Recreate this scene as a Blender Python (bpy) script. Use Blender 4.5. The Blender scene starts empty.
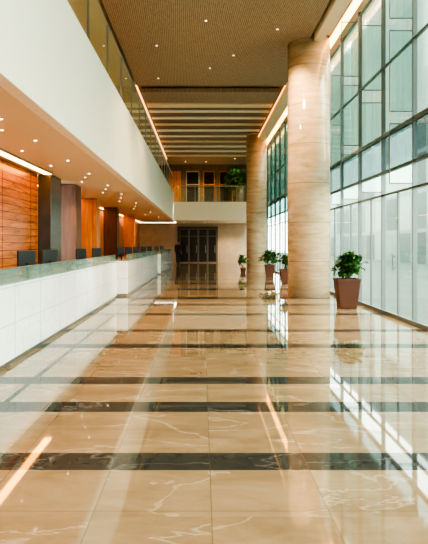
import bpy, bmesh, math, random
from mathutils import Vector, Matrix
random.seed(7)
C = bpy.context.scene.collection
H = 1.5; F = 600.0

# ---------------------------------------------------------------- materials
def new_mat(name):
    m = bpy.data.materials.new(name); m.use_nodes = True
    nt = m.node_tree
    for n in list(nt.nodes): nt.nodes.remove(n)
    out = nt.nodes.new('ShaderNodeOutputMaterial')
    return m, nt, out
class G:
    def __init__(s, nt): s.nt = nt
    def n(s, t, props=None, **ins):
        nd = s.nt.nodes.new(t)
        for k, v in (props or {}).items(): setattr(nd, k, v)
        for k, v in ins.items():
            key = int(k[1:]) if k[0] == 'i' and k[1:].isdigit() else k.replace('_', ' ')
            s.put(nd.inputs[key], v)
        return nd
    def put(s, sock, v):
        if isinstance(v, bpy.types.NodeSocket): s.nt.links.new(v, sock)
        elif isinstance(v, bpy.types.Node): s.nt.links.new(v.outputs[0], sock)
        else: sock.default_value = v
    def math(s, op, a, b=0.0, c=None):
        nd = s.nt.nodes.new('ShaderNodeMath'); nd.operation = op
        s.put(nd.inputs[0], a); s.put(nd.inputs[1], b)
        if c is not None: s.put(nd.inputs[2], c)
        return nd.outputs[0]
    def mix(s, f, a, b):
        nd = s.nt.nodes.new('ShaderNodeMix'); nd.data_type = 'RGBA'
        s.put(nd.inputs[0], f); s.put(nd.inputs[6], a); s.put(nd.inputs[7], b)
        return nd.outputs[2]
    def ramp(s, f, stops):
        nd = s.nt.nodes.new('ShaderNodeValToRGB')
        e = nd.color_ramp.elements
        while len(e) < len(stops): e.new(0.5)
        for i, (p, c) in enumerate(stops):
            e[i].position = p; e[i].color = c if len(c) == 4 else (*c, 1)
        s.put(nd.inputs[0], f); return nd.outputs[0]
def c4(c): return (*c, 1)
def bsdf(g, out, color, rough=0.5, metal=0.0, normal=None, spec=None, coat=0.0):
    b = g.n('ShaderNodeBsdfPrincipled')
    g.put(b.inputs['Base Color'], c4(color) if isinstance(color, tuple) and len(color) == 3 else color)
    g.put(b.inputs['Roughness'], rough); b.inputs['Metallic'].default_value = metal
    if spec is not None: b.inputs['Specular IOR Level'].default_value = spec
    b.inputs['Coat Weight'].default_value = coat
    if normal is not None: g.put(b.inputs['Normal'], normal)
    g.nt.links.new(b.outputs[0], out.inputs[0]); return b
def plain(name, color, rough=0.5, metal=0.0, var=0.06, scale=6.0, coat=0.0):
    m, nt, out = new_mat(name); g = G(nt)
    geo = g.n('ShaderNodeNewGeometry')
    nz = g.n('ShaderNodeTexNoise', Vector=geo.outputs['Position'], Scale=scale, Detail=3.0)
    d = tuple(max(0, c * (1 - var * 2)) for c in color); l = tuple(min(1, c * (1 + var)) for c in color)
    col = g.mix(nz.outputs[0], c4(d), c4(l))
    bsdf(g, out, col, rough, metal, coat=coat); return m
def emis(name, color, strength):
    m, nt, out = new_mat(name); g = G(nt)
    e = g.n('ShaderNodeEmission', Color=c4(color), Strength=strength)
    nt.links.new(e.outputs[0], out.inputs[0]); return m
def glass(name, tint, base=0.06, k=0.75, frost=0.0, fcol=(.35,.45,.41)):
    m, nt, out = new_mat(name); g = G(nt)
    t = g.n('ShaderNodeBsdfTransparent', Color=c4(tint))
    if frost:
        d = g.n('ShaderNodeBsdfDiffuse', Color=c4(fcol))
        t = g.n('ShaderNodeMixShader', i0=frost, i1=t.outputs[0], i2=d.outputs[0])
    gl = g.n('ShaderNodeBsdfGlossy', Color=(.90,.97,.95, 1), Roughness=0.02)
    lw = g.n('ShaderNodeLayerWeight', Blend=0.5)
    f = g.math('MULTIPLY_ADD', g.math('POWER', lw.outputs['Facing'], 5.0), k, base)
    mx = g.n('ShaderNodeMixShader', i0=f, i1=t.outputs[0], i2=gl.outputs[0])
    nt.links.new(mx.outputs[0], out.inputs[0]); return m

def sumlist(g, L):
    r = L[0]
    for x in L[1:]: r = g.math('MAXIMUM', r, x)
    return r

STRIPES = [(3.98,4.31),(5.36,5.70),(6.43,6.77),(8.65,9.0),(10.25,10.55),(12.6,13.0),(14.6,15.1),(16.3,17.0),
           (19.5,20.2),(22.3,23.0),(25,25.8),(28,28.9),(31,32),(34,35),(37,38),(40,41),(43,44)]
JOINTS = [2.7,3.37,4.31,3.98,4.85,5.36,5.7,6.43,6.77,7.4,8.02,8.65,9.0,9.62,10.25,10.55,11.2,11.9,13.7,15.6,17.6,18.5,21,24,26.5,30]
def floor_mat():
    m, nt, out = new_mat('polished_marble_floor'); g = G(nt)
    geo = g.n('ShaderNodeNewGeometry'); P = geo.outputs['Position']
    sp = g.n('ShaderNodeSeparateXYZ', Vector=P); X, Y = sp.outputs[0], sp.outputs[1]
    st = sumlist(g, [g.math('COMPARE', Y, (a+b)/2, (b-a)/2) for a, b in STRIPES])
    st = sumlist(g, [st, g.math('COMPARE', X, -1.86, 0.03)])
    jy = sumlist(g, [g.math('COMPARE', Y, a, 0.004) for a in JOINTS])
    fx = g.math('FRACT', g.math('ADD', g.math('DIVIDE', g.math('SUBTRACT', X, 0.05), 0.66), 50.0))
    jx = g.math('LESS_THAN', fx, 0.010)
    joint = sumlist(g, [jy, jx])
    ix = g.math('FLOOR', g.math('DIVIDE', g.math('SUBTRACT', X, 0.05), 0.66))
    iy = g.math('FLOOR', g.math('DIVIDE', Y, 0.66))
    cb = g.n('ShaderNodeCombineXYZ', X=ix, Y=iy)
    wn = g.n('ShaderNodeTexWhiteNoise', {'noise_dimensions': '2D'}, Vector=cb)
    off = g.n('ShaderNodeVectorMath', {'operation': 'SCALE'}, i0=wn.outputs[1], Scale=4.0)
    pv = g.n('ShaderNodeVectorMath', {'operation': 'ADD'}, i0=P, i1=off.outputs[0])
    mp = g.n('ShaderNodeMapping', Vector=pv.outputs[0], Rotation=(0, 0, 0.5), Scale=(0.8, 1.7, 1))
    n1 = g.n('ShaderNodeTexNoise', Vector=mp.outputs[0], Scale=1.6, Detail=9.0, Roughness=0.68, Distortion=0.5)
    base = g.ramp(n1.outputs[0], [(0.25, (0.22, 0.138, 0.070)), (0.5, (0.32, 0.212, 0.117)), (0.75, (0.41, 0.29, 0.175))])
    n2 = g.n('ShaderNodeTexNoise', Vector=mp.outputs[0], Scale=0.6, Detail=6.0, Roughness=0.55, Distortion=0.6)
    vein = g.math('SUBTRACT', 1.0, g.math('MULTIPLY', g.math('ABSOLUTE', g.math('SUBTRACT', n2.outputs[0], 0.5)), 90.0))
    vein = g.math('MAXIMUM', vein, 0.0)
    base = g.mix(g.math('MULTIPLY', vein, 0.28), base, c4((0.80, 0.68, 0.52)))
    base = g.mix(g.math('MULTIPLY', wn.outputs[0], 0.15), base, c4((0.23, 0.14, 0.072)))
    dark = g.mix(g.math('MULTIPLY', vein, 0.22), c4((0.028, 0.028, 0.025)), c4((0.45, 0.42, 0.36)))
    n3 = g.n('ShaderNodeTexNoise', Vector=P, Scale=5.0, Detail=6.0, Distortion=0.6)
    dark = g.mix(g.math('MULTIPLY', n3.outputs[0], 0.5), dark, c4((0.09, 0.085, 0.073)))
    col = g.mix(st, base, dark)
    col = g.mix(g.math('MULTIPLY', joint, 0.55), col, c4((0.11, 0.07, 0.045)))
    r = g.math('ADD', 0.0, g.math('MULTIPLY', n1.outputs[0], 0.065))
    nb = g.n('ShaderNodeTexNoise', Vector=P, Scale=1.3, Detail=1.0)
    bp = g.n('ShaderNodeBump', Strength=0.02, Distance=0.02, Height=nb.outputs[0])
    b = bsdf(g, out, col, r, normal=bp.outputs[0])
    g.put(b.inputs['IOR'], g.math('SUBTRACT', 1.62, g.math('MULTIPLY', st, 0.38)))
    return m

def white_marble(name, tile=(1.2, 0.46)):
    m, nt, out = new_mat(name); g = G(nt)
    geo = g.n('ShaderNodeNewGeometry'); P = geo.outputs['Position']
    sp = g.n('ShaderNodeSeparateXYZ', Vector=P)
    n2 = g.n('ShaderNodeTexNoise', Vector=P, Scale=1.1, Detail=6.0, Roughness=0.5, Distortion=1.0)
    vein = g.math('MAXIMUM', g.math('SUBTRACT', 1.0, g.math('MULTIPLY', g.math('ABSOLUTE', g.math('SUBTRACT', n2.outputs[0], 0.5)), 26.0)), 0.0)
    col = g.mix(g.math('MULTIPLY', vein, 0.20), c4((0.90, 0.90, 0.88)), c4((0.42, 0.42, 0.42)))
    fy = g.math('FRACT', g.math('DIVIDE', g.math('ADD', sp.outputs[1], 50), tile[0]))
    fz = g.math('FRACT', g.math('DIVIDE', g.math('ADD', sp.outputs[2], 10.08), tile[1]))
    j = g.math('MAXIMUM', g.math('LESS_THAN', fy, 0.02), g.math('LESS_THAN', fz, 0.024))
    col = g.mix(g.math('MULTIPLY', j, 0.6), col, c4((0.30, 0.29, 0.28)))
    bsdf(g, out, col, 0.08, coat=0.3); return m

def wood_mat(name, a, b, groove_z=0.0, groove_y=0.0, rough=0.35, vertical=False):
    m, nt, out = new_mat(name); g = G(nt)
    geo = g.n('ShaderNodeNewGeometry'); P = geo.outputs['Position']
    sp = g.n('ShaderNodeSeparateXYZ', Vector=P)
    sc = (5, 5, 0.6) if vertical else (3, 0.6, 9)
    mp = g.n('ShaderNodeMapping', Vector=P, Scale=sc)
    n1 = g.n('ShaderNodeTexNoise', Vector=mp.outputs[0], Scale=1.6, Detail=7.0, Roughness=0.7, Distortion=0.9)
    col = g.ramp(n1.outputs[0], [(0.30, a), (0.70, b)])
    js = []
    if groove_z: js.append(g.math('LESS_THAN', g.math('FRACT', g.math('DIVIDE', g.math('ADD', sp.outputs[2], 10), groove_z)), 0.08))
    if groove_y: js.append(g.math('LESS_THAN', g.math('FRACT', g.math('DIVIDE', g.math('ADD', g.math('ADD', sp.outputs[1], sp.outputs[0]), 60), groove_y)), 0.02))
    if js:
        col = g.mix(g.math('MULTIPLY', sumlist(g, js), 0.75), col, c4((0.04, 0.015, 0.008)))
    bsdf(g, out, col, rough, spec=0.3); return m

def travertine():
    m, nt, out = new_mat('travertine'); g = G(nt)
    geo = g.n('ShaderNodeNewGeometry'); P = geo.outputs['Position']
    sp = g.n('ShaderNodeSeparateXYZ', Vector=P)
    mp = g.n('ShaderNodeMapping', Vector=P, Scale=(0.9, 0.9, 4.2), Rotation=(0.12, 0.08, 0))
    n1 = g.n('ShaderNodeTexNoise', Vector=mp.outputs[0], Scale=1.6, Detail=6.0, Roughness=0.6, Distortion=0.5)
    col = g.ramp(n1.outputs[0], [(0.28, (0.52, 0.345, 0.205)), (0.5, (0.66, 0.475, 0.31)), (0.74, (0.79, 0.615, 0.44))])
    fz = g.math('FRACT', g.math('DIVIDE', g.math('ADD', sp.outputs[2], 10), 1.1))
    col = g.mix(g.math('MULTIPLY', g.math('LESS_THAN', fz, 0.015), 0.6), col, c4((0.25, 0.15, 0.09)))
    bsdf(g, out, col, 0.12); return m

def slat_ceiling():
    m, nt, out = new_mat('woven_slat_ceiling'); g = G(nt)
    geo = g.n('ShaderNodeNewGeometry'); P = geo.outputs['Position']
    sp = g.n('ShaderNodeSeparateXYZ', Vector=P); X, Y = sp.outputs[0], sp.outputs[1]
    a = g.math('SINE', g.math('MULTIPLY', g.math('ADD', X, g.math('MULTIPLY', Y, .04)), 125.0))
    v = g.math('MULTIPLY_ADD', a, 0.5, 0.5)
    mp = g.n('ShaderNodeMapping', Vector=P, Scale=(40, 6, 1))
    n1 = g.n('ShaderNodeTexNoise', Vector=mp.outputs[0], Scale=1.0, Detail=4.0, Roughness=.7)
    v = g.math('ADD', g.math('MULTIPLY', v, 0.3), g.math('MULTIPLY', n1.outputs[0], 0.7))
    col = g.ramp(v, [(0.25, (0.12, 0.085, 0.056)), (0.75, (0.44, 0.33, 0.23))])
    bsdf(g, out, col, 0.6); return m

def facade_mat():
    m, nt, out = new_mat('outside_facade'); g = G(nt)
    geo = g.n('ShaderNodeNewGeometry'); P = geo.outputs['Position']
    sp = g.n('ShaderNodeSeparateXYZ', Vector=P)
    cy = g.math('DIVIDE', g.math('ADD', sp.outputs[1], 50), 3.4); cz = g.math('DIVIDE', g.math('ADD', sp.outputs[2], 10), 3.1)
    fy = g.math('LESS_THAN', g.math('FRACT', cy), 0.08); fz = g.math('LESS_THAN', g.math('FRACT', cz), 0.10)
    j = g.math('MAXIMUM', fy, fz)
    cb = g.n('ShaderNodeCombineXYZ', X=g.math('FLOOR', cy), Y=g.math('FLOOR', cz))
    wn = g.n('ShaderNodeTexWhiteNoise', {'noise_dimensions': '2D'}, Vector=cb)
    gl = g.ramp(wn.outputs[0], [(0.1, (0.010, 0.024, 0.020)), (0.6, (0.04, 0.07, 0.06)), (1.0, (0.17, 0.22, 0.19))])  # uneven reflections painted into the colour, one random tone per glass cell
    col = g.mix(j, gl, c4((0.10, 0.125, 0.115)))
    bsdf(g, out, col, 0.6, spec=0.2); return m

def leaf_mat(name, a, b):
    m, nt, out = new_mat(name); g = G(nt)
    geo = g.n('ShaderNodeNewGeometry')
    nz = g.n('ShaderNodeTexNoise', Vector=geo.outputs['Position'], Scale=9.0, Detail=2.0)
    col = g.ramp(nz.outputs[0], [(0.35, a), (0.65, b)])
    bsdf(g, out, col, 0.35); return m

M = dict(
 floor=floor_mat(), marble=white_marble('white_marble'), white=plain('warm_white_paint', (0.94, 0.88, 0.745), 0.35, var=0.02),
 soffit=plain('cream_soffit', (0.76, 0.62, 0.45), 0.5, var=0.03),
 wood=wood_mat('reddish_wood_planks', (0.17, 0.045, 0.012), (0.50, 0.16, 0.042), groove_z=0.16, groove_y=2.0, rough=.25),
 woodv=wood_mat('warm_wood_veneer', (0.32, 0.10, 0.024), (0.60, 0.23, 0.06), groove_y=0.8, vertical=True),
 wooddark=wood_mat('dark_wood_veneer', (0.06, 0.022, 0.010), (0.13, 0.05, 0.02), vertical=True),
 woodgrey=wood_mat('grey_brown_veneer', (0.10, 0.07, 0.043), (0.19, 0.135, 0.085), groove_y=0.9, vertical=True),
 trav=travertine(), slat=slat_ceiling(), ceilcream=plain('cream_ceiling', (0.80, 0.65, 0.46), 0.5, var=0.03),
 ceiltan=plain('tan_ceiling', (0.20, 0.135, 0.085), 0.6, var=0.08),
 darkstone=plain('dark_grey_stone', (0.04, 0.042, 0.045), 0.25, var=0.2, scale=3),
 black=plain('black_plastic', (0.010, 0.010, 0.012), 0.4), screen=plain('monitor_screen', (0.02, 0.025, 0.04), 0.2),
 steel=plain('brushed_steel', (0.45, 0.45, 0.44), 0.3, 1.0), frame=plain('grey_aluminium', (0.12, 0.14, 0.14), 0.4, 0.3),
 framel=plain('slim_grey_metal', (0.20, 0.19, 0.175), 0.35, 0.2),
 glass=glass('clear_green_glass', (0.75, 0.91, 0.86), .05, .38), rail=glass('tinted_rail_glass', (0.78, 0.97, 0.90), .18),
 fin=glass('glass_fin', (0.62, 0.82, 0.79), .20), spand=glass('smoked_spandrel_glass', (0.18, 0.26, 0.265), .06, .5),
 counterglass=glass('counter_glass', (0.42, 0.62, 0.54), .10, .30, frost=.55, fcol=(.17,.26,.225)),
 led=emis('amber_led', (1.0, 0.38, 0.045), 24.0), ledw=emis('warm_led', (1.0, 0.42, 0.09), 11.0), leds=emis('soft_warm_led', (1.0, 0.45, 0.12), 5.0), lens=emis('lamp_lens', (1.0, 0.75, 0.45), 9.0),
 rust=plain('rust_brown_ceramic', (0.085, 0.022, 0.007), 0.6, var=0.15), soil=plain('potting_soil', (0.03, 0.02, 0.012), 0.9),
 leaf=leaf_mat('glossy_leaf', (0.006, 0.035, 0.005), (0.055, 0.17, 0.024)),
 bark=plain('bark', (0.06, 0.04, 0.025), 0.8), facade=facade_mat(), paving=plain('grey_paving', (0.04, 0.066, 0.05), 0.7, var=.3, scale=.6),
 beige=plain('beige_stone_wall', (0.46, 0.365, 0.265), 0.35, var=0.15, scale=2),
 dark=plain('dark_brown_wall', (0.06, 0.05, 0.04), 0.5), paneld=plain('dark_glazing', (0.014, 0.015, 0.017), 0.15),
 skin=plain('skin', (0.42, 0.23, 0.15), 0.5), suit=plain('dark_suit_cloth', (0.015, 0.016, 0.022), 0.8), hair=plain('dark_hair', (0.01, 0.007, 0.005), 0.6),
)
def sheer():
    m, nt, out = new_mat('sheer_fabric'); g = G(nt)
    t = g.n('ShaderNodeBsdfTransparent', Color=(0.92, 0.98, 0.97, 1)); d = g.n('ShaderNodeBsdfDiffuse', Color=(0.46, 0.52, 0.50, 1))
    tr = g.n('ShaderNodeBsdfTranslucent', Color=(0.46, 0.54, 0.52, 1))
    a = g.n('ShaderNodeMixShader', i0=0.45, i1=d.outputs[0], i2=tr.outputs[0])
    b = g.n('ShaderNodeMixShader', i0=0.65, i1=t.outputs[0], i2=a.outputs[0])
    nt.links.new(b.outputs[0], out.inputs[0]); return m
M['sheer'] = sheer()

# ---------------------------------------------------------------- mesh helpers
def add_box(bm, x0, x1, y0, y1, z0, z1, o=(0,0,0)):
    if x0 == x1 or y0 == y1:
        if x0 == x1: q = [(x0,y0,z0),(x0,y1,z0),(x0,y1,z1),(x0,y0,z1)]
        else: q = [(x0,y0,z0),(x1,y0,z0),(x1,y0,z1),(x0,y0,z1)]
        bm.faces.new([bm.verts.new((p[0]-o[0],p[1]-o[1],p[2]-o[2])) for p in q]); return
    vs = [bm.verts.new((x-o[0], y-o[1], z-o[2])) for x in (x0,x1) for y in (y0,y1) for z in (z0,z1)]
    for f in ((0,1,3,2),(4,6,7,5),(0,4,5,1),(2,3,7,6),(0,2,6,4),(1,5,7,3)):
        bm.faces.new([vs[i] for i in f])
def add_cyl(bm, cx, cy, z0, z1, r0, r1=None, seg=32, caps=True):
    r1 = r0 if r1 is None else r1
    A = [bm.verts.new((cx+r0*math.cos(2*math.pi*i/seg), cy+r0*math.sin(2*math.pi*i/seg), z0)) for i in range(seg)]
    B = [bm.verts.new((cx+r1*math.cos(2*math.pi*i/seg), cy+r1*math.sin(2*math.pi*i/seg), z1)) for i in range(seg)]
    for i in range(seg):
        f = bm.faces.new((A[i], A[(i+1)%seg], B[(i+1)%seg], B[i])); f.smooth = True
    if caps: bm.faces.new(B); bm.faces.new(list(reversed(A)))
def finish(bm, name, mats, parent=None, loc=(0,0,0), bevel=0.0, rot=None):
    me = bpy.data.meshes.new(name); bmesh.ops.recalc_face_normals(bm, faces=bm.faces); bm.to_mesh(me); bm.free()
    ob = bpy.data.objects.new(name, me); C.objects.link(ob)
    if not isinstance(mats, (list, tuple)): mats = [mats]
    for m in mats: me.materials.append(m)
    ob.location = loc
    if rot: ob.rotation_euler = rot
    if parent: ob.parent = parent
    if bevel:
        b = ob.modifiers.new('bevel', 'BEVEL'); b.width = bevel; b.segments = 2; b.limit_method = 'ANGLE'
    return ob
def tag(ob, label, cat, group=None, kind=None):
    ob['label'] = label; ob['category'] = cat
    if group: ob['group'] = group
    if kind: ob['kind'] = kind
    return ob
def boxes(name, L, mat, parent=None, bevel=0.0, loc=None):
    if loc is None:
        b = L[0]; loc = ((b[0]+b[1])/2, (b[2]+b[3])/2, b[4])
    bm = bmesh.new()
    for b in L: add_box(bm, *b, o=loc)
    pl = parent['_w'] if parent and '_w' in parent else (0,0,0)
    return finish(bm, name, mat, parent, tuple(loc[i]-pl[i] for i in range(3)), bevel)
def thing(name, label, cat, loc, group=None, kind=None):
    e = bpy.data.objects.new(name, None); C.objects.link(e); e.location = loc; e.empty_display_size = 0.1
    e['_w'] = list(loc); tag(e, label, cat, group, kind); return e
def struct(name, L, mat, label, cat, bevel=0.0):
    return tag(boxes(name, L, mat, None, bevel), label, cat, None, 'structure')

# ---------------------------------------------------------------- shell
XW = 3.95; YF = 48.0; ZS0 = 3.20; ZS1 = 5.12; XB = -2.0; YB = 42.0; ZB1 = 4.45; Y0 = -4.0
struct('floor', [(-5.2, XW+0.15, Y0, YF+0.2, -0.2, 0.0)], M['floor'], 'polished beige marble floor crossed by dark stone bands', 'floor')
struct('ceiling', [(-5.2, XW+0.3, Y0, YF+0.2, 7.5, 7.75)], M['ceiltan'], 'tan upper ceiling over the double-height hall', 'ceiling')
struct('trim_1', [(-2.35, 3.0, Y0, 21.6, 7.2, 7.42)], M['slat'], 'woven tan slatted ceiling panel', 'ceiling panel')
struct('trim_2', [(-2.35, 3.0, 22.9, 24.6, 7.3, 7.45)], M['slat'], 'narrow woven tan slatted ceiling panel', 'ceiling panel')
struct('trim_3', [(3.1, 3.35, Y0, YB, 7.12, 7.49), (3.35, XW+0.1, Y0, YB, 7.36, 7.49)], M['ceilcream'], 'stepped cream cove beside the glass wall', 'ceiling cove')
struct('trim_4', [(-2.75, -2.45, Y0, YB, 7.12, 7.49)], M['ceilcream'], 'cream cove edge along the slatted ceiling', 'ceiling cove')
struct('trim_5', [(-5.19, -2.76, Y0, YF, 7.40, 7.49)], M['ceilcream'], 'cream ceiling above the upper gallery', 'ceiling')
struct('wall_front', [(-5.2, XW+0.15, Y0-.2, Y0-.01, 0, 7.5)], M['beige'], 'beige stone wall closing the near end of the hall', 'wall')
struct('wall_mezzanine', [(XB-0.18, XB, Y0, YB, ZS0, ZS1)], M['white'], 'white mezzanine balustrade band above the reception', 'balcony edge', 0.01)
struct('ceiling_soffit', [(-5.2, XB-0.19, Y0, YF, ZS0+0.02, ZS0+0.3)], M['soffit'], 'cream soffit over the reception counters', 'ceiling')
struct('floor_mezzanine', [(-5.2, XB-0.19, Y0, YF, ZS0+0.31, ZS0+0.6)], M['beige'], 'upper gallery floor slab', 'floor')
struct('wall_gallery', [(-5.35, -5.2, Y0, YF, ZS0+0.6, 7.49)], M['ceilcream'], 'plain cream wall of the upper gallery', 'wall')
struct('floor_balcony', [(XB+0.005, XW, YB, YF, ZS0-.05, ZB1)], M['white'], 'white far balcony slab crossing the hall', 'balcony')
struct('wall_back', [(-5.2, XW, YF, YF+0.2, 0, ZS0)], M['beige'], 'pale stone wall at the end of the hall', 'wall')
struct('wall_upper', [(-5.2, XW, 45.2, 45.4, ZB1+0.0, 7.49)], M['woodgrey'], 'grey-brown panelled wall of the upper gallery', 'wall')
struct('wall_left', [(-4.2, -4.0, Y0, 14.6, 0, ZS0)], M['wood'], 'reddish horizontal wood plank wall behind reception', 'wall')
struct('wall_recess', [(-5.2, -5.0, 14.6, YF, 0, ZS0)], M['woodv'], 'glowing orange wood wall set back behind reception', 'wall')
struct('wall_lobby', [(-1.95, 1.25, 47.85, 47.98, 0, 2.9)], M['dark'], 'dark recess wall around the entrance doors', 'wall')
for i in range(4):
    x0 = -1.75 + i*0.74
    d = thing('door_%d' % (i+1), 'dark glass door with slim metal frame', 'door', (x0+0.35, 47.8, 0), 'far entrance doors', 'structure')
    boxes('frame', [(x0,x0+0.04,47.75,47.83,0,2.7),(x0+0.65,x0+0.69,47.75,47.83,0,2.7),(x0+.04,x0+.65,47.75,47.83,2.65,2.7),(x0+.04,x0+.65,47.75,47.83,2.1,2.14),(x0+.04,x0+.65,47.75,47.83,0,0.08)], M['framel'], d)
    boxes('glass_pane', [(x0+.04,x0+.65,47.78,47.8,0.08,2.65)], M['paneld'], d)
    boxes('handle', [(x0+.54,x0+.57,47.70,47.73,0.8,1.4)], M['steel'], d)
k = 0
for (a, b) in [(-2.6,-1.6),(-1.2,-.2),(0.1,.95),(1.3,2.3)]:
    k += 1
    w = thing('window_upper_%d' % k, 'dark interior glazing with brown frame on gallery wall', 'window', ((a+b)/2, 45.15, ZB1), 'gallery windows', 'structure')
    boxes('frame', [(a,a+.06,45.1,45.19,ZB1,7.0),(b-.06,b,45.1,45.19,ZB1,7.0),(a+.06,b-.06,45.1,45.19,6.9,7.0),(a+.06,b-.06,45.1,45.19,5.95,6.0)], M['beige'] if k == 2 else M['woodv'], w)
    boxes('glass_pane', [(a+.06,b-.06,45.13,45.18,ZB1,6.9)], M['paneld' if k != 1 else 'woodv'], w)

def pillar(x0, x1, y0, y1, m1, label, nm='pillar'):
    p = thing(nm, label, 'pillar', ((x0+x1)/2, (y0+y1)/2, 0), 'pillars behind reception')
    boxes('shaft', [(x0, x1, y0, y1, 0.1, ZS0)], M[m1], p, 0.01)
    boxes('plinth', [(x0-.0, x1+.02, y0-.02, y1+.02, 0, 0.1)], M['darkstone'], p)
    return p
pillar(-4.0, -3.68, 14.62, 15.7, 'darkstone', 'dark grey stone pillar beside the wood wall')
pillar(-4.4, -3.6, 17.2, 17.9, 'wooddark', 'brown wood-clad pillar behind the counter')
for y in (22.5, 28, 35):
    pillar(-4.6, -3.95, y, y+0.7, 'wooddark' if y == 28 else 'woodv', 'wood-clad pillar behind the reception counter')

def led(x0,x1,y0,y1,z0,z1,label,mt='led', group='cove light strips'):
    t = thing('led_strip', label, 'light', ((x0+x1)/2,(y0+y1)/2,z0), group)
    boxes('diffuser', [(x0,x1,y0,y1,z0,z1)], M[mt], t)
    boxes('channel', [(x0-.02,x0,y0,y1,z0-.005,z1),(x1,x1+.02,y0,y1,z0-.005,z1)], M['steel'], t)
led(-3.80,-3.62,-3,14.5,ZS0-0.02,ZS0+0.019,'amber light strip in the soffit above the wood wall')
led(-4.8,-4.65,16,46,ZS0-0.02,ZS0+0.019,'amber light strip washing the recessed wood wall')
led(3.62,3.84,-3,YB-1,7.335,7.36,'warm light strip in the cove beside the glass wall','ledw')
led(3.03,3.07,22,YB-1,7.3,7.33,'warm light strip along the ceiling panel edge','leds')
led(-2.43,-2.38,22,YB-1,7.3,7.33,'warm light strip along the ceiling panel edge','leds')

yb = 21.75; i = 0
while yb < 41:
    if not (22.6 < yb < 24.7):
        tag(boxes('ceiling_beam', [(-2.35, 3.0, yb, yb+.22+.016*i+(.4 if i in (0,3) else 0), 7.42, 7.49)], M['white' if i % 3 else 'ceilcream'], None, 0.01), 'thin pale beam spanning the coffered ceiling', 'beam', 'ceiling beams')
    yb += 1.15 + .07*i; i += 1

# ---------------------------------------------------------------- columns
def column(x, y, label, r=.58):
    c = thing('column', label, 'column', (x, y, 0), 'travertine columns')
    bm = bmesh.new(); add_cyl(bm, 0, 0, 0.0, 7.44, r, seg=64); finish(bm, 'shaft', M['trav'], c)
    bm = bmesh.new(); add_cyl(bm, 0, 0, 7.44, 7.49, r+.015, seg=64); finish(bm, 'collar', M['ceilcream'], c)
    return c
column(3.06, 17.2, 'round cream travertine column with horizontal joints near planters', .60)
column(3.0, 33.0, 'round cream travertine column beside small potted plant', .56)

# ---------------------------------------------------------------- curtain wall
ys = [5.4 + 1.95*i for i in range(-4, 22)]
for i in range(len(ys)-1):
    a, b = ys[i], ys[i+1]
    w = thing('window_%d' % (i+1), 'tall glazed bay with slim grey mullions and smoked spandrel band', 'window', (XW, (a+b)/2, 0), 'glass curtain wall', 'structure')
    fr = [(XW,XW+.09,a,a+.04,0,7.49)]
    for z in (0.0, 2.55, 5.35, 7.25):
        fr.append((XW+.02, XW+.08, a+.04, b, z, z+.04))
    fr.append((XW+.01, XW+.09, a+.04, b, 3.03, 3.09)); fr.append((XW+.01, XW+.09, a+.04, b, 3.82, 3.90))
    m2 = (a+b)/2
    fr.append((XW+.03, XW+.07, m2-.02, m2+.02, 0.05, 2.55))
    boxes('frame', fr, M['frame'], w)
    boxes('glass_pane', [(XW+.05,XW+.05,a+.04,b,0.05,2.55),(XW+.05,XW+.05,a+.04,b,2.59,3.05),(XW+.05,XW+.05,a+.04,b,3.90,5.35),(XW+.05,XW+.05,a+.04,b,5.39,7.25)], M['glass'], w)
    boxes('spandrel_pane', [(XW+.05,XW+.05,a+.04,b,3.10,3.85)], M['spand'], w)
    if a > 5:
        fd = .42 if (abs(a-17.2) > .7 and abs(a-33) > .7) else .24
        seg = ((2.65,3.75),(4.0,5.5),(5.75,7.1)) if i % 2 else ((2.65,4.6),(4.9,6.3))
        boxes('glass_fin', [(XW-fd,XW-.005,a+.02,a+.02,z0,z1) for z0, z1 in seg], M['fin'], w)
        boxes('fin_bracket', [(XW-fd-.01,XW-.0,a+.01,a+.03,z,z+.02) for s_ in seg for z in (s_[0]-.02, s_[1])]+[(XW-fd-.012,XW-fd,a+.01,a+.03,z0,z1) for z0, z1 in seg], M['frame'], w)
    if i in (7, 9, 12):
        boxes('door_handle', [(XW-.05,XW-.03,m2+.08,m2+.10,0.95,1.3),(XW-.03,XW+.02,m2+.08,m2+.10,1.0,1.02),(XW-.03,XW+.02,m2+.08,m2+.10,1.24,1.26)], M['frame'], w)
    if a > 5:
        bm = bmesh.new(); n = 60; prev = None
        L = (b-a-0.12) * (1.0 if i % 3 else 0.75)
        for j in range(n+1):
            yy = a+0.08+L*j/n; xx = XW+0.32+0.16*math.sin(j*.65)+0.03*math.sin(j*2.1+i)
            v0 = bm.verts.new((xx-XW, yy-(a+b)/2, 3.95)); v1 = bm.verts.new((xx-XW, yy-(a+b)/2, 7.2))
            if prev: f = bm.faces.new((prev[0], v0, v1, prev[1])); f.smooth = True
            prev = (v0, v1)
        cu = finish(bm, 'sheer_curtain', M['sheer'], None, (XW,(a+b)/2,0)); tag(cu, 'pale sheer curtain hanging against the tall glazing', 'curtain', 'sheer curtains')
struct('baseboard_right', [(XW-.06, XW-.005, Y0, 47, 0, 0.08)], M['frame'], 'dark metal base rail under the glass wall', 'baseboard')
struct('wall_header', [(XW+0.12, XW+0.3, Y0, 47, 7.3, 7.49)], M['white'], 'white header above the glass wall', 'wall')

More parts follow.
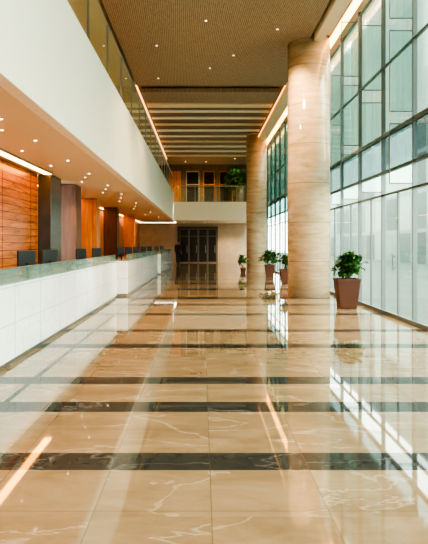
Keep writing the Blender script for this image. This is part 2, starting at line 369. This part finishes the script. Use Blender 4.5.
# ---------------------------------------------------------------- railings
def railing(axis, a, b, fixed, z0, z1, label, step=1.5, post=True, pw=.012):
    loc = (fixed, (a+b)/2, z0) if axis == 'y' else ((a+b)/2, fixed, z0)
    r = thing('glass_railing', label, 'railing', loc)
    n = int(round((b-a)/step)); s = (b-a)/n
    for i in range(n):
        p0, p1 = a+i*s+.012, a+(i+1)*s-.012
        bx = (fixed, fixed, p0, p1, z0, z1) if axis == 'y' else (p0, p1, fixed, fixed, z0, z1)
        boxes('glass_panel', [bx], M['rail'], r)
    hb = (fixed-.025, fixed+.025, a, b, z1, z1+.04) if axis == 'y' else (a, b, fixed-.025, fixed+.025, z1, z1+.04)
    boxes('handrail', [hb], M['steel'], r, 0.01)
    if post:
        for i in range(n+1):
            p = a+i*s
            bx = (fixed-.02, fixed+.02, p-pw, p+pw, z0, z1) if axis == 'y' else (p-pw, p+pw, fixed-.02, fixed+.02, z0, z1)
            boxes('post', [bx], M['steel'], r)
railing('y', 2.0, 41.9, XB-.06, ZS1, ZS1+1.15, 'long frameless glass railing with steel handrail on the mezzanine', step=2.2)
railing('x', XB+.05, XW-.05, YB+.1, ZB1, ZB1+1.1, 'glass railing with steel handrail on the far balcony')

# ---------------------------------------------------------------- reception counters
def counter(y0, y1, xf, label):
    c = thing('reception_counter', label, 'counter', (xf-.35, (y0+y1)/2, 0), 'reception counters')
    boxes('front_panel', [(xf-.10, xf, y0, y1, 0.06, 0.97)], M['marble'], c, 0.006)
    boxes('end_panel', [(xf-.70, xf-.10, y0, y0+.08, 0.06, 0.97)], M['marble'], c, 0.004)
    boxes('end_panel', [(xf-.70, xf-.10, y1-.08, y1, 0.06, 0.97)], M['marble'], c, 0.004)
    boxes('plinth', [(xf-.68, xf-.03, y0+.03, y1-.03, 0.0, 0.06)], M['steel'], c)
    boxes('worktop', [(xf-.72, xf+.01, y0-.01, y1+.01, 0.97, 1.005)], M['marble'], c, 0.006)
    n = max(1, int((y1-y0)/1.6)); s = (y1-y0)/n
    gs = thing('glass_screen', 'low greenish glass screen along the counter edge', 'glass screen', (xf-.04, (y0+y1)/2, 1.005), 'counter glass screens')
    for i in range(n):
        boxes('pane', [(xf-.04, xf-.04, y0+i*s+.008, y0+(i+1)*s-.008, 1.005, 1.19)], M['counterglass'], gs)
    boxes('cap_rail', [(xf-.05, xf-.03, y0+.01, y1-.01, 1.19, 1.20)], M['steel'], gs)
counter(1.0, 16.7, -2.37, 'long white marble reception counter with low glass screen')
counter(17.3, 29.2, -2.14, 'white marble reception counter with projecting end')
counter(29.8, 41.5, -2.05, 'white marble reception counter near the hall end')

def monitor(x, y, rot, label):
    m = thing('computer_monitor', label, 'monitor', (x, y, 1.006), 'reception monitors')
    bm = bmesh.new(); add_box(bm, -.21,.21,-.018,.018,.12,.39); finish(bm, 'housing', M['black'], m, bevel=0.006)
    bm = bmesh.new(); add_box(bm, -.195,.195,.0181,.021,.135,.375); finish(bm, 'screen', M['screen'], m)
    bm = bmesh.new(); add_box(bm, -.025,.025,-.045,-.018,.01,.2); finish(bm, 'stand', M['black'], m)
    bm = bmesh.new(); add_box(bm, -.11,.11,-.12,.07,.0,.012); finish(bm, 'base', M['black'], m, bevel=0.004)
    m.rotation_euler = (0, 0, rot); return m
for (x, y, r) in [(-2.72,9.3,1.2),(-2.74,10.8,1.15),(-2.74,13.6,1.25),(-2.74,15.6,1.2),(-2.5,18.4,1.2),(-2.5,20.4,1.15),(-2.5,22.8,1.2),(-2.5,25.6,1.2),(-2.5,28.6,1.2),(-2.42,32,1.2),(-2.42,36,1.2)]:
    monitor(x, y, r, 'black monitor standing on the white reception counter')

# ---------------------------------------------------------------- plants
def leaf_at(bm, p, d, L, w):
    d = d.normalized(); up = Vector((0,0,1)); s = d.cross(up)
    if s.length < .1: s = Vector((1,0,0))
    s.normalize(); n = s.cross(d)
    pts = [(0,0,0),(.25,.7,.05),(.55,1,.08),(.85,.6,.02),(1,0,-.06)]
    mid = [bm.verts.new(p+d*(L*t)+n*(L*h)) for t,_,h in pts]
    for sg in (1,-1):
        e = [mid[0]]+[bm.verts.new(p+d*(L*t)+s*(sg*w*k)+n*(L*(h+.08))) for t,k,h in pts[1:4]]+[mid[4]]
        for i in range(4):
            vs = [mid[i], mid[i+1], e[i+1], e[i]]
            u = []
            for v in vs:
                if v not in u: u.append(v)
            if len(u) >= 3:
                try: f = bm.faces.new(u); f.smooth = True
                except ValueError: pass
def tube(bm, a, b, r0, r1, seg=7):
    a, b = Vector(a), Vector(b); d = (b-a).normalized(); s = d.orthogonal().normalized(); t = d.cross(s)
    A = [bm.verts.new(a+(s*math.cos(2*math.pi*i/seg)+t*math.sin(2*math.pi*i/seg))*r0) for i in range(seg)]
    B = [bm.verts.new(b+(s*math.cos(2*math.pi*i/seg)+t*math.sin(2*math.pi*i/seg))*r1) for i in range(seg)]
    for i in range(seg): bm.faces.new((A[i],A[(i+1)%seg],B[(i+1)%seg],B[i]))
def potted(x, y, z, ph, pw, fh, fr, n, label, leaf=.13, trunk=0.0, square=True, mat='leaf', lob=.35):
    p = thing('potted_plant', label, 'potted plant', (x, y, z), 'lobby potted plants')
    bm = bmesh.new(); seg = 4 if square else 36
    prof = [(0,.36*pw),(.02,.37*pw),(ph-.05,.5*pw),(ph-.05,.52*pw),(ph,.52*pw),(ph,.46*pw),(ph-.06,.45*pw)]
    k = 1.35 if square else 1; rings = []
    for (zz, r) in prof:
        rings.append([bm.verts.new((k*r*math.cos(2*math.pi*(i+.5)/seg), k*r*math.sin(2*math.pi*(i+.5)/seg), zz)) for i in range(seg)])
    for a, b in zip(rings, rings[1:]):
        for i in range(seg):
            f = bm.faces.new((a[i], a[(i+1)%seg], b[(i+1)%seg], b[i])); f.smooth = not square
    bm.faces.new(list(reversed(rings[0])))
    finish(bm, 'planter', M['rust'], p)
    bm = bmesh.new(); add_cyl(bm, 0,0, ph-.09, ph-.055, .44*pw, seg=24); finish(bm, 'soil', M['soil'], p)
    bs = bmesh.new(); bl = bmesh.new(); cz = ph+trunk+fh/2
    if trunk: tube(bs, (0,0,ph-.06), (0,0,ph+trunk), .035, .025)
    base = Vector((0,0,ph+trunk-.06))
    for q in range(14):
        th = random.uniform(0, 6.28); rr = random.uniform(.2,.9)*fr
        tip = Vector((rr*math.cos(th), rr*math.sin(th), ph+trunk+random.uniform(.5,1)*fh*(1-.3*(rr/fr)**2)))
        tube(bs, base, tip, .008, .004, 5)
    lobes = [(Vector((random.uniform(-lob,lob)*fr, random.uniform(-lob,lob)*fr, random.uniform(-.2,.22)*fh*(1 if lob > .2 else .3))), random.uniform(.5,.75) if lob > .2 else random.uniform(.8,1)) for q in range(6)]
    for q in range(n):
        th = random.uniform(0,6.28); ph_ = math.acos(random.uniform(-.8,1)); rr = random.uniform(.4,1)**.6
        dv = Vector((math.sin(ph_)*math.cos(th), math.sin(ph_)*math.sin(th), math.cos(ph_)))
        lo, sc = lobes[q % 6]
        pt = Vector((dv.x*fr*rr*sc, dv.y*fr*rr*sc, cz+dv.z*fh/2*rr*sc))+lo
        dd = dv+Vector((random.uniform(-.5,.5), random.uniform(-.5,.5), random.uniform(-.5,.4)))
        leaf_at(bl, pt-dd.normalized()*leaf*.5, dd, leaf*random.uniform(.7,1.2), leaf*.36)
    finish(bs, 'stems', M['bark'], p); finish(bl, 'foliage', M[mat], p)
    return p
potted(3.38, 14.0, 0, .70, .54, .66, .44, 380, 'leafy green shrub in tall tapered rust-brown planter before the column', leaf=.15)
potted(3.15, 22.6, 0, .56, .42, .58, .36, 190, 'green shrub in rust-brown planter partly behind the column', leaf=.15)
potted(3.02, 26.8, 0, .58, .44, .74, .50, 260, 'leafy green shrub in rust-brown planter near the column', leaf=.17)
potted(2.15, 31.5, 0, .26, .30, .75, .34, 60, 'small sparse green shrub in low brown planter', leaf=.20)
potted(2.42, 43.05, ZB1, .45, .5, 1.9, .88, 900, 'tall leafy green tree in planter on the balcony', leaf=.26, trunk=.22, lob=.12)

# ---------------------------------------------------------------- person
def skin_mesh(name, V, E, R, mat, parent, sub=2):
    me = bpy.data.meshes.new(name); me.from_pydata(V, E, []); ob = bpy.data.objects.new(name, me); C.objects.link(ob)
    ob.parent = parent; me.materials.append(mat)
    s = ob.modifiers.new('skin', 'SKIN'); s.use_smooth_shade = True
    for i, r in enumerate(R):
        sv = me.skin_vertices[0].data[i]; sv.radius = (r, r) if not isinstance(r, tuple) else r; sv.use_root = (i == 0)
    ss = ob.modifiers.new('subdivision', 'SUBSURF'); ss.levels = sub; ss.render_levels = sub
    return ob
def person(x, y, rot):
    p = thing('person', 'person in dark suit standing beside the reception counter', 'person', (x, y, 0))
    p.rotation_euler = (0, 0, rot)
    V = [(0,0,.95),(0,0,1.15),(0,0,1.38),(0,0,1.50),(0,-.01,1.58),(0,-.01,1.70),
         (.18,0,1.42),(.23,.02,1.15),(.24,-.03,.90),(.24,-.05,.82),
         (-.18,0,1.42),(-.23,.02,1.15),(-.24,-.03,.90),(-.24,-.05,.82),
         (.09,0,.88),(.10,-.01,.50),(.10,.02,.09),(.11,-.12,.04),
         (-.09,0,.88),(-.10,-.01,.50),(-.10,.02,.09),(-.11,-.12,.04)]
    E = [(0,1),(1,2),(2,3),(3,4),(4,5),(2,6),(6,7),(7,8),(8,9),(2,10),(10,11),(11,12),(12,13),(0,14),(14,15),(15,16),(16,17),(0,18),(18,19),(19,20),(20,21)]
    R = [(.14,.10),(.12,.09),(.15,.10),.055,.075,(.07,.085),.06,.042,.028,.03,.06,.042,.028,.03,.085,.058,.04,.035,.085,.058,.04,.035]
    skin_mesh('body', V, E, R, M['skin'], p)
    for sx in (1, -1):
        for q, (dy, L) in enumerate([(-.03,.075),(-.01,.085),(.012,.08),(.03,.065)]):
            skin_mesh('finger', [(sx*.24,-.05+dy,.80),(sx*.24,-.05+dy,.80-L*.5),(sx*.235,-.055+dy,.80-L)], [(0,1),(1,2)], [.011,.009,.008], M['skin'], p, 1)
        skin_mesh('thumb', [(sx*.235,-.07,.84),(sx*.225,-.10,.805),(sx*.22,-.105,.775)], [(0,1),(1,2)], [.012,.010,.009], M['skin'], p, 1)
    jv = [V[0],(0,0,1.15),(0,0,1.38),(0,0,1.46),V[6],V[7],V[8],V[10],V[11],V[12],(0,0,.84)]
    skin_mesh('suit_jacket', jv, [(0,1),(1,2),(2,3),(2,4),(4,5),(5,6),(2,7),(7,8),(8,9),(0,10)], [(.17,.13),(.145,.115),(.175,.125),.075,.075,.056,.042,.075,.056,.042,(.17,.13)], M['suit'], p)
    skin_mesh('trousers', [(0,0,.93),V[14],V[15],(.10,.02,.10),V[18],V[19],(-.10,.02,.10)], [(0,1),(1,2),(2,3),(0,4),(4,5),(5,6)], [(.15,.11),.10,.075,.058,.10,.075,.058], M['suit'], p)
    for sx in (1, -1):
        skin_mesh('shoe', [(sx*.10,.04,.05),(sx*.105,-.05,.045),(sx*.11,-.15,.035)], [(0,1),(1,2)], [.048,.046,.036], M['black'], p, 1)
    skin_mesh('hair', [(0,.02,1.66),(0,.015,1.73),(0,-.03,1.755)], [(0,1),(1,2)], [(.085,.085),(.085,.09),(.07,.05)], M['hair'], p, 2)
    return p
person(-1.72, 43.6, 0.4)

# ---------------------------------------------------------------- downlights
def downlight(x, y, z, power, label, spot=True, group='recessed ceiling downlights', r=.04, cone=2.1):
    t = thing('recessed_downlight', label, 'light', (x, y, z), group)
    bm = bmesh.new(); add_cyl(bm, 0,0,-.012,0,.0+r*1.5, seg=20); finish(bm, 'trim_ring', M['steel'], t)
    bm = bmesh.new(); add_cyl(bm, 0,0,-.018,-.0125,r, seg=20); finish(bm, 'lens', M['lens'], t)
    if spot:
        l = bpy.data.lights.new('lamp', 'SPOT'); l.energy = power; l.color = (1, .72, .42); l.spot_size = cone; l.spot_blend = .7; l.shadow_soft_size = .08
        o = bpy.data.objects.new('lamp', l); C.objects.link(o); o.parent = t; o.location = (0,0,-.06)
    return t
for i, y in enumerate([6.4, 8.2, 9.9, 12.3, 14.6, 17.5, 20.5, 25, 32, 38]):
    downlight(-2.75, y, ZS0+.02, 70, 'small warm recessed downlight in the soffit', i % 2 == 0, r=.026)
for i, y in enumerate([7.6, 11.0, 13.1, 16.5, 20.0, 24, 29, 35]):
    downlight(-3.3, y, ZS0+.02, 260, 'small warm recessed downlight in the soffit', i % 2 == 1, r=.026)
for i, y in enumerate([9.0, 15.4, 18.7, 22.2, 27]):
    downlight(-3.0, y, ZS0+.02, 60, 'small warm recessed downlight in the soffit', False, r=.022)
for i, (x, y) in enumerate([(.1,15.3),(.95,18.1),(.25,19.4),(-1.3,17.2),(2.0,15.9),(-1.5,20.6)]):
    downlight(x, y, 7.2, 800, 'warm recessed downlight in the slatted ceiling', i % 2 == 0, r=.022)
for y in (44, 46.5):  # includes spots added to brighten the hall end under the balcony
    for x in (-1.4, 0.2, 2.1):
        downlight(x, y, ZS0-.05, 450, 'warm fill downlight beneath the balcony', x == 2.1, r=.026)
for x in (-1.2, .3, 2.3):  # the one nearest the tree is added to brighten its foliage
    downlight(x, 43.6 if x < 2 else 42.0, 7.49, 400 if x < 2 else 900, 'warm fill downlight above the balcony', True)
for y in (8, 14, 20, 27, 34):  # lamps added to brighten the gallery ceiling behind the glass railing
    downlight(-3.8, y, 7.4, 500, 'warm added fill downlight above the upper gallery', True)

# ---------------------------------------------------------------- outside
tag(boxes('ground', [(XW+.2, 60, -20, 110, -.25, -.05)], M['paving']), 'grey-green paved plaza outside the glass wall', 'ground', None, 'structure')
tag(boxes('office_building', [(17, 30, 18, 120, -.05, 15)], M['facade']), 'grey-green glass office building across the plaza', 'building')

# ---------------------------------------------------------------- world
w = bpy.data.worlds.new('World'); bpy.context.scene.world = w; w.use_nodes = True
g = G(w.node_tree); bg = w.node_tree.nodes['Background']
tc = g.n('ShaderNodeTexCoord'); sp = g.n('ShaderNodeSeparateXYZ', Vector=tc.outputs['Generated'])
col = g.ramp(sp.outputs[2], [(0.0, (0.90, 0.90, 0.82)), (0.6, (0.93, 0.90, 0.83))])
w.node_tree.links.new(col, bg.inputs[0]); bg.inputs[1].default_value = 14.0
bpy.context.scene.view_settings.view_transform = 'AgX'
bpy.context.scene.view_settings.look = 'AgX - High Contrast'

for ob in list(bpy.data.objects):
    if '_w' in ob: del ob['_w']
# ---------------------------------------------------------------- camera
cd = bpy.data.cameras.new('camera'); cam = bpy.data.objects.new('camera', cd); C.objects.link(cam)
cam.location = (0, 0, H); cam.rotation_euler = (math.pi/2, 0, 0)
cd.sensor_fit = 'VERTICAL'; cd.sensor_height = 24; cd.lens = 24*F/544
cd.shift_x = (214-202)/544; cd.shift_y = -(272-244)/544
bpy.context.scene.camera = cam
